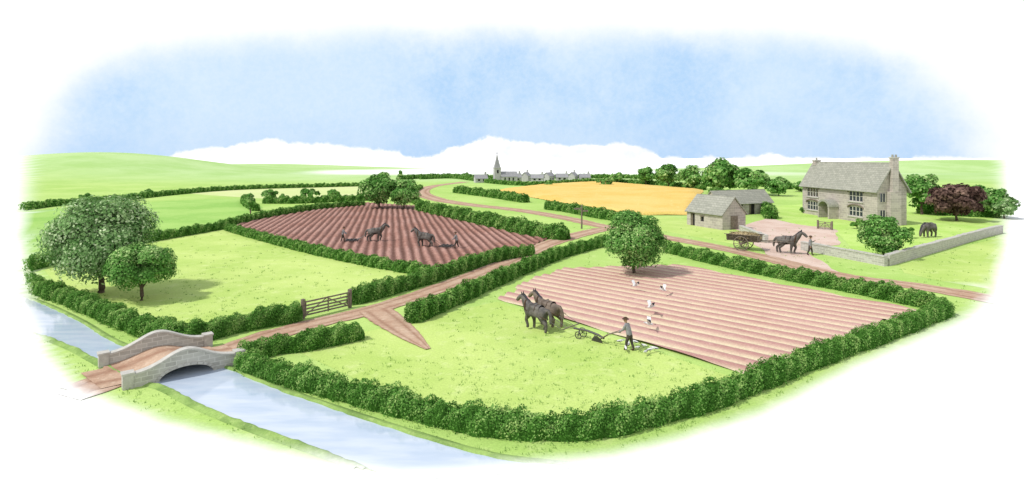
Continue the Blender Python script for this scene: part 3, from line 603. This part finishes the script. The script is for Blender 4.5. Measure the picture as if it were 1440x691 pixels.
# ---------------------------------------------------------------- animals and people
def skin_mesh(V,E,Rd,sub=2):
    me=bpy.data.meshes.new('t'); me.from_pydata(V,E,[]); ob=bpy.data.objects.new('t',me); col.objects.link(ob)
    ob.modifiers.new('s','SKIN')
    for i,r in enumerate(Rd):
        me.skin_vertices[0].data[i].radius=(r if isinstance(r,tuple) else (r,r)); me.skin_vertices[0].data[i].use_root=(i==0)
    md=ob.modifiers.new('u','SUBSURF'); md.levels=sub; md.render_levels=sub
    dg=bpy.context.evaluated_depsgraph_get(); dg.update(); m2=bpy.data.meshes.new_from_object(ob.evaluated_get(dg))
    bpy.data.objects.remove(ob); return m2
def horse(x,y,ang,s=1.0,graze=False,mat='horse',ph=0.0,harness=True):
    e=empty('horse',(x,y,0),ang,s)
    V=[(0,0,1.14),(.5,0,1.17),(-.5,0,1.22)];E=[(0,1),(0,2)];Rd=[.35,.36,.38]
    def chain(root,pts):
        p=root
        for q,r in pts: V.append(q);Rd.append(r*1.2);E.append((p,len(V)-1));p=len(V)-1
    if graze: chain(1,[((.86,0,1.12),.22),((1.12,0,.8),.15),((1.28,0,.52),.13),((1.3,0,.34),.11),((1.34,0,.12),.08)])
    else: chain(1,[((.80,0,1.42),.22),((1.02,0,1.68),.155),((1.15,0,1.86),.125),((1.36,0,1.72),.115),((1.58,0,1.48),.08)])
    chain(2,[((-.80,0,1.28),.09),((-.95,0,1.05),.08),((-1.0,0,.75),.09),((-.98,0,.5),.03)])
    for sy,o in ((.18,.16),(-.18,-.16)):
        k=o*ph; lift=max(0,k)*.8
        chain(1,[((.5+k*.3,sy,.84),.15),((.54+k,sy,.52+lift*.3),.085),((.5+k*.8-lift*.6,sy,.17+lift*.4),.065),((.55+k*.9-lift*.6,sy,.06+lift*.35),.10)])
        k=-k; lift=max(0,k)*.6
        chain(2,[((-.42+k*.4,sy*1.1,.84),.2),((-.36+k*.8,sy*1.15,.72),.135),((-.66+k,sy*1.1,.48+lift*.2),.085),((-.6+k*1.2,sy*1.1,.16+lift*.2),.065),((-.55+k*1.2,sy*1.1,.06+lift*.1),.10)])
    me=skin_mesh(V,E,Rd); me.materials.append(M[mat]); ob=bpy.data.objects.new('body',me); col.objects.link(ob); ob.parent=e
    me.polygons.foreach_set('use_smooth',[True]*len(me.polygons))
    mb=MB()
    if graze: hp=(1.24,0,.64)
    else: hp=(1.13,0,1.93)
    for sy in (.07,-.07): mb.tube([(hp[0],sy,hp[2]),(hp[0]+.01,sy*1.25,hp[2]+.17)],[.05,.01],5)
    nk=[(.55,0,1.52),(.74,0,1.64),(.95,0,1.86),(1.10,0,1.98)] if not graze else [(.6,0,1.5),(.92,0,1.34),(1.2,0,1.0),(1.36,0,.68)]
    mb.tube(nk,[.05,.08,.075,.05],6); mb.build('ears_and_mane',[M['rook']],e,True)
    if harness:
        mb=MB(); n=14
        cc=[(.7+.08*math.cos(t_),.30*math.sin(t_),1.27+.39*math.cos(t_)) for t_ in [2*math.pi*i/n for i in range(n+1)]]
        mb.tube(cc,[.055]*(n+1),6,0)
        for sy in (.34,-.34): mb.tube([(.62,sy*.95,1.15),(0,sy*1.04,1.05),(-.95,sy,.85)],[.022]*3,5,0)
        bb=[(-.02,.35*math.sin(t_),1.14+.36*math.cos(t_)) for t_ in [2*math.pi*i/n for i in range(n+1)]]; mb.tube(bb,[.028]*(n+1),5,0)
        mb.build('harness',[M['leather']],e)
    return e
def person(x,y,ang,arms='down',lean=0.0,s=.98,name='farmer',step=.18):
    e=empty(name,(x,y,0),ang,s)
    l=lean
    V=[(0,0,.93),(.3*l,0,1.15),(.8*l,0,1.38),(1.0*l,0,1.5),(1.1*l+.01,0,1.56),(1.15*l+.02,0,1.66),(1.15*l+.01,0,1.75)]
    Rd=[(.18,.15),(.17,.14),(.21,.15),.08,.07,.12,.09]; E=[(i,i+1) for i in range(6)]
    def chain(root,pts):
        p=root
        for q,r in pts: V.append(q);Rd.append(r*1.25);E.append((p,len(V)-1));p=len(V)-1
    sx=.8*l; hands=[]
    for sy in (1,-1):
        if arms=='fwd': pts=[((sx,.19*sy,1.42),.065),((sx+.12,.24*sy,1.16),.05),((sx+.38,.22*sy,1.0),.036),((sx+.47,.21*sy,.98),.034)]
        elif arms=='lead' and sy==1: pts=[((sx,.19,1.42),.065),((sx+.1,.26,1.2),.05),((sx+.28,.36,1.32),.036),((sx+.35,.4,1.37),.034)]
        else: pts=[((sx,.19*sy,1.42),.065),((sx-.04*sy,.25*sy,1.14),.05),((sx+.06,.27*sy,.9),.036),((sx+.08,.27*sy,.82),.034)]
        chain(2,pts); hands.append((pts[-2][0],pts[-1][0]))
        st=step*sy
        chain(0,[((.0,.1*sy,.84),.1),((st*.6+.04,.1*sy,.48),.07),((st*.9 if st>0 else st*1.2,.1*sy,.1),.05),((st+.13,.11*sy,.045),.045)])
    me=skin_mesh(V,E,Rd); 
    for m_ in ('trouser','shirt','skin','leather'): me.materials.append(M[m_])
    for p in me.polygons:
        c=p.center; p.use_smooth=True
        dh=min((c-Vector(h_[1])).length for h_ in hands)
        p.material_index=2 if (c.z>1.54 or dh<.09) else (3 if c.z<.13 else (0 if c.z<.93 and abs(c.y)<.22 and c.x<.3+.3*l else 1))
    ob=bpy.data.objects.new('body',me); col.objects.link(ob); ob.parent=e
    mb=MB()
    for (w0,h0) in hands:
        d=(Vector(h0)-Vector(w0)).normalized(); sd_=d.cross(Vector((0,0,1))); sd_=sd_.normalized() if sd_.length>.1 else Vector((0,1,0))
        if abs(d.z)>.7: sd_=Vector((1,0,0))
        for k in range(4):
            b=Vector(h0)+sd_*(k-1.5)*.02; ln=(.07,.085,.08,.06)[k]; mb.tube([b,b+d*ln*.6,b+d*ln*.8+Vector((0,0,-.03))],[.011,.01,.008],5)
        b=Vector(h0)-sd_*.03; mb.tube([b-d*.03,b-sd_*.03+d*.02],[.012,.009],5)
    hx=1.15*l+.015
    mb.tube([(hx+.1,0,1.66),(hx+.13,0,1.635)],[.012,.02],5)
    for sy in (.098,-.098): mb.tube([(hx,sy,1.69),(hx,sy,1.64)],[.02,.015],5)
    mb.build('fingers_and_face',[M['skin']],e,True)
    mb=MB(); 
    for sy in (.035,-.035): mb.tube([(hx+.09,sy,1.685),(hx+.108,sy,1.685)],[.012,.008],5)
    mb.tube([(hx,0,1.735),(hx,0,1.745),(hx,0,1.75),(hx,0,1.83),(hx,0,1.85)],[.2,.2,.125,.11,.05],12)
    mb.build('hat_and_eyes',[M['leather']],e,True)
    return e
RD=np.array([.74,-.67]); RD/=np.linalg.norm(RD); NR=np.array([.67,.74])
ha=math.atan2(-RD[1],-RD[0]); c0=np.array(P(764,462))
for k,pp in ((-.55,1.0),(.55,-.9)):
    q=c0+NR*k; horse(q[0],q[1],ha,1.0,ph=pp,mat='horse' if k<0 else 'horseB')
pq=c0+RD*3.7; e=empty('horse_plough',(pq[0],pq[1],0),ha); mb=MB()
mb.tube([(1.5,0,.45),(.6,0,.5),(-.1,0,.42),(-.5,0,.3)],[.05,.06,.06,.05],6,0)
for sy in (1,-1): mb.tube([(-.3,.05*sy,.25),(-.8,.2*sy,.6),(-1.5,.3*sy,.92),(-1.7,.3*sy,.93)],[.035,.03,.028,.03],6,1)
mb.tube([(-.8,.2,.6),(-.8,-.2,.6)],[.02,.02],5,0)
mb.add([(.35,0,.02),(-.45,.02,.02),(-.5,.28,.30),(-.1,.08,.38),(.15,.0,.3)],[(0,1,2,3,4),(4,3,2,1,0)],0)
mb.tube([(.1,0,.45),(.1,0,.02)],[.03,.02],5,0)
for sy,r_ in ((.22,.2),(-.22,.26)):
    n=12; cc=[(1.05+r_*math.cos(t_),sy,r_+r_*math.sin(t_)) for t_ in [2*math.pi*i/n for i in range(n+1)]]; mb.tube(cc,[.025]*(n+1),5,0)
    for i in range(4): t_=math.pi*i/4; mb.tube([(1.05+r_*math.cos(t_),sy,r_+r_*math.sin(t_)),(1.05-r_*math.cos(t_),sy,r_-r_*math.sin(t_))],[.012,.012],4,0)
    mb.tube([(1.05,sy,r_),(1.05,0,.47)],[.02,.02],5,0)
mb.tube([(1.7,-.75,.5),(1.7,.75,.5)],[.035,.035],5,1)
for k in (-.55,.55):
    for o in (.3,-.3): mb.tube([(1.7,k+o*.8,.5),(2.75,k+o,.84)],[.014,.014],4,0)
mb.build('plough_frame',[M['iron'],M['wood']],e)
q=c0+RD*5.75; person(q[0],q[1],ha,'fwd',.22,.92,'ploughman')
for (u,v,an) in ((527,340,.15),(598,348,2.9)):
    x,y=P(u,v); horse(x,y,an,1.1,ph=1.0); d=np.array([math.cos(an),math.sin(an)]); hx,hy=np.array([x,y])-d*2.6
    e=empty('harrow',(hx,hy,0),an); mb=MB()
    for i in range(4): mb.box(-.7,.7,-.75+i*.48,-.68+i*.48,.22,.3)
    for i in range(4): mb.box(-.7+i*.44,-.63+i*.44,-.8,.8,.301,.36)
    for i in range(4):
        for j in range(4): mb.tube([(-.66+i*.44,-.71+j*.48,.24),(-.66+i*.44,-.71+j*.48,.04)],[.03,.01],4)
    for o in (.35,-.35): mb.tube([(.7,o,.3),(1.75,o,.95)],[.02,.02],4)
    mb.build('harrow_frame',[M['iron']],e)
    q=np.array([x,y])-d*3.7; person(q[0],q[1],an,'fwd',.1,1.0,'farm_worker')
x,y=P(1307,334); horse(x,y,math.radians(200),1.25,graze=True,harness=False)
x,y=P(1106,357); an=math.radians(-38); horse(x,y,an,1.25,ph=.9); d=np.array([math.cos(an),math.sin(an)])
person(x+d[0]*1.3+.9,y+d[1]*1.3-.2,an,'lead',.03,1.1,'carter')
q=np.array([x,y])-d*4.2; e=empty('hay_cart',(q[0],q[1],0),an,1.05); mb=MB()
mb.box(-1.6,1.5,-.7,.7,.95,1.03,0)
for sy in (-.72,.72):
    mb.add([(-1.6,sy,1.03),(1.5,sy,1.03),(1.5,sy*1.25,1.6),(-1.6,sy*1.25,1.6)],[(0,1,2,3),(3,2,1,0)],0)
    mb.tube([(-1.8,sy*1.27,1.62),(1.7,sy*1.27,1.62)],[.04,.04],5,0)
    for i in range(6): mb.tube([(-1.5+i*.6,sy*1.02,.95),(-1.5+i*.6,sy*1.3,1.64)],[.035,.035],4,0)
    mb.tube([(1.5,sy*.8,1.0),(3.9,sy*.62,1.25)],[.05,.035],6,0)
    n=18; r_=.72; wc=(-.1,sy*1.3,.72)
    cc=[(wc[0]+r_*math.cos(t_),wc[1],wc[2]+r_*math.sin(t_)) for t_ in [2*math.pi*i/n for i in range(n+1)]]; mb.tube(cc,[.055]*(n+1),6,0)
    for i in range(6): t_=math.pi*i/6; mb.tube([(wc[0]+r_*math.cos(t_),wc[1],wc[2]+r_*math.sin(t_)),(wc[0]-r_*math.cos(t_),wc[1],wc[2]-r_*math.sin(t_))],[.03,.03],4,0)
mb.tube([(-.1,-1.05,.72),(-.1,1.05,.72)],[.12,.12],7,0)
for xx in (-1.6,1.5): mb.box(xx-.03,xx+.03,-.7,.7,1.03,1.55,0)
mb.build('cart_body',[M['wood']],e)
nH=2500; dd=R.randn(nH,3); dd/=np.linalg.norm(dd,axis=1)[:,None]; dd[:,2]=abs(dd[:,2]); cc=dd*np.array([1.55,.8,.5])*(.85+.2*R.rand(nH))[:,None]+np.array([0,0,1.3])
V,F=leafquads(cc,dd,.3,.5); mkmesh('hay_load',V,F,[M['hay']],parent=e)
def bird(u,v,z,s,flap,mat,name,ang,ground=False):
    x,y=P(u,v,z); e=empty(name,(x,y,z),ang,s); mb=MB()
    mb.tube([(-.2,0,.0),(-.12,0,.01),(.02,0,.02),(.14,0,.05),(.2,0,.07),(.24,0,.07),(.3,0,.06)],[.02,.055,.075,.05,.035,.03,.006],7,0)
    mb.add([(-.18,0,.01),(-.34,.06,.01),(-.34,-.06,.01)],[(0,1,2),(2,1,0)],1)
    if ground:
        for sy in (.03,-.03): mb.tube([(0,sy,0),(.01,sy,-.12)],[.008,.008],4,1)
        for sy in (1,-1): mb.add([(.08,.06*sy,.06),(-.1,.075*sy,.04),(-.3,.02*sy,.02),(-.05,.08*sy,0)],[(0,1,2,3),(3,2,1,0)],1)
    else:
        for sy in (1,-1):
            mb.add([(.1,.04*sy,.05),(-.1,.04*sy,.04),(.12,.3*sy,.05+flap*.18),(-.08,.3*sy,.04+flap*.16),(-.1,.62*sy,.05+flap*.1)],[(0,1,3,2),(2,3,1,0)],0)
            mb.add([(.12,.3*sy,.05+flap*.18),(-.08,.3*sy,.04+flap*.16),(-.1,.62*sy,.05+flap*.1)],[(0,1,2),(2,1,0)],1)
    mb.build('body_and_wings',[M[mat],M['rook']],e)
for (u,v,z,a_) in ((893,402,.5,.4),(933,408,.5,2.5),(915,432,.6,.2),(913,456,.5,2.9)): bird(u,v,z,1.1,1.6,'gull','seagull',a_)
for i,(u,v) in enumerate(((872,480),(884,484),(893,481),(897,489),(905,486),(914,492),(880,490),(921,490),(908,495))): bird(u,v,.13+.06,.95,0,'gull','seagull',i*1.3,True)
# ---------------------------------------------------------------- sky
w=bpy.data.worlds.new('World'); bpy.context.scene.world=w; w.use_nodes=True; nt=w.node_tree; nt.nodes.clear(); N=nt.nodes.new; L=nt.links.new
SE,SAZ=math.radians(52),math.radians(-112)   # sun azimuth measured from +Y, clockwise
tc=N('ShaderNodeTexCoord').outputs['Generated']; sp=N('ShaderNodeSeparateXYZ'); L(tc,sp.inputs[0]); dx,dy,dz=sp.outputs
dyc=math_(nt,'MAXIMUM',dy,.02); A=math_(nt,'DIVIDE',dx,dyc); B=math_(nt,'DIVIDE',dz,dyc)
n1=noise(nt,tc,3.0,5,.6); n2=noise(nt,tc,9.0,5,.65); n3=noise(nt,tc,32.0,4,.6); n4=noise(nt,tc,120.0,3,.7)
ea=math_(nt,'POWER',math_(nt,'ABSOLUTE',math_(nt,'DIVIDE',A,.89)),4.5); eb=math_(nt,'POWER',math_(nt,'ABSOLUTE',math_(nt,'DIVIDE',math_(nt,'ADD',B,.16),.405)),4)
ee=math_(nt,'ADD',math_(nt,'ADD',ea,eb),math_(nt,'MULTIPLY',math_(nt,'SUBTRACT',n2,.5),.35))
out=rng(nt,ee,.45,1.05)
mr=N('ShaderNodeMapRange'); L(A,mr.inputs[0]); mr.inputs[1].default_value=-.9; mr.inputs[2].default_value=.9
cr=N('ShaderNodeValToRGB'); L(mr.outputs[0],cr.inputs[0]); cr.color_ramp.interpolation='EASE'
cl=[(0,0),(238,0),(250,8),(300,14),(345,20),(380,28),(410,22),(450,21),(490,16),(540,12),(585,3),(605,3),(640,16),(690,30),(720,24),(760,20),(800,18),(850,19),(885,19),(915,7),(935,0),(1055,0),(1085,8),(1112,0)]
els=cr.color_ramp.elements
for i,(u,hh) in enumerate(cl):
    pos=((u-720)/800+.9)/1.8; val=hh/40
    el=els[i] if i<2 else els.new(pos)
    el.position=max(0,pos); el.color=(val,val,val,1)
hh=math_(nt,'MULTIPLY',cr.outputs[0],.05); hn=math_(nt,'ADD',math_(nt,'SUBTRACT',hh,B),math_(nt,'ADD',math_(nt,'MULTIPLY',math_(nt,'SUBTRACT',n3,.5),.024),math_(nt,'MULTIPLY',math_(nt,'SUBTRACT',n4,.5),.006)))
cloud=rng(nt,hn,-.003,.004)
blue=mixc(nt,rng(nt,n1,.38,.62),(lin(180),lin(214),lin(248),1),(lin(206),lin(229),lin(250),1))
blue=mixc(nt,rng(nt,n2,.45,.75,0,.6),blue,(lin(218),lin(236),lin(252),1))
blue=mixc(nt,rng(nt,n4,.3,.7,0,.18),blue,(lin(238),lin(246),lin(254),1))
blue=mixc(nt,rng(nt,B,.0,.1,.3,0),blue,(lin(190),lin(214),lin(246),1))
c=mixc(nt,out,blue,(1.04,1.04,1.04,1))
clc=mixc(nt,rng(nt,n3,.5,.72,0,.5),(1.04,1.04,1.04,1),(lin(228),lin(236),lin(248),1))
c=mixc(nt,cloud,c,clc)
sky=N('ShaderNodeTexSky'); sky.sky_type='NISHITA'; sky.sun_disc=False; sky.sun_elevation=SE; sky.sun_rotation=SAZ
sk=mixc(nt,1.0,sky.outputs[0],(.15,.15,.15,1),'MULTIPLY')
c=mixc(nt,rng(nt,dz,.6,.95),c,sk)
bg=N('ShaderNodeBackground'); L(c,bg.inputs[0]); bg.inputs[1].default_value=1.05; o=N('ShaderNodeOutputWorld'); L(bg.outputs[0],o.inputs[0])
ld=bpy.data.lights.new('sun','SUN'); ld.energy=3.3; ld.angle=math.radians(3); ld.color=(1,.965,.90); lo=bpy.data.objects.new('sun',ld); col.objects.link(lo)
dirv=Vector((math.sin(SAZ)*math.cos(SE),math.cos(SAZ)*math.cos(SE),math.sin(SE))); lo.rotation_euler=dirv.to_track_quat('Z','Y').to_euler(); lo.location=dirv*50
# ---------------------------------------------------------------- camera
cd=bpy.data.cameras.new('camera'); cd.lens=20; cd.sensor_width=36; cd.shift_y=-(345.5-222)/1440; cd.clip_end=20000
co=bpy.data.objects.new('camera',cd); col.objects.link(co); co.location=(0,0,EYE); co.rotation_euler=(math.radians(90),0,0)
sc=bpy.context.scene; sc.camera=co; sc.view_settings.view_transform='Standard'; sc.view_settings.look='None'; sc.view_settings.exposure=0
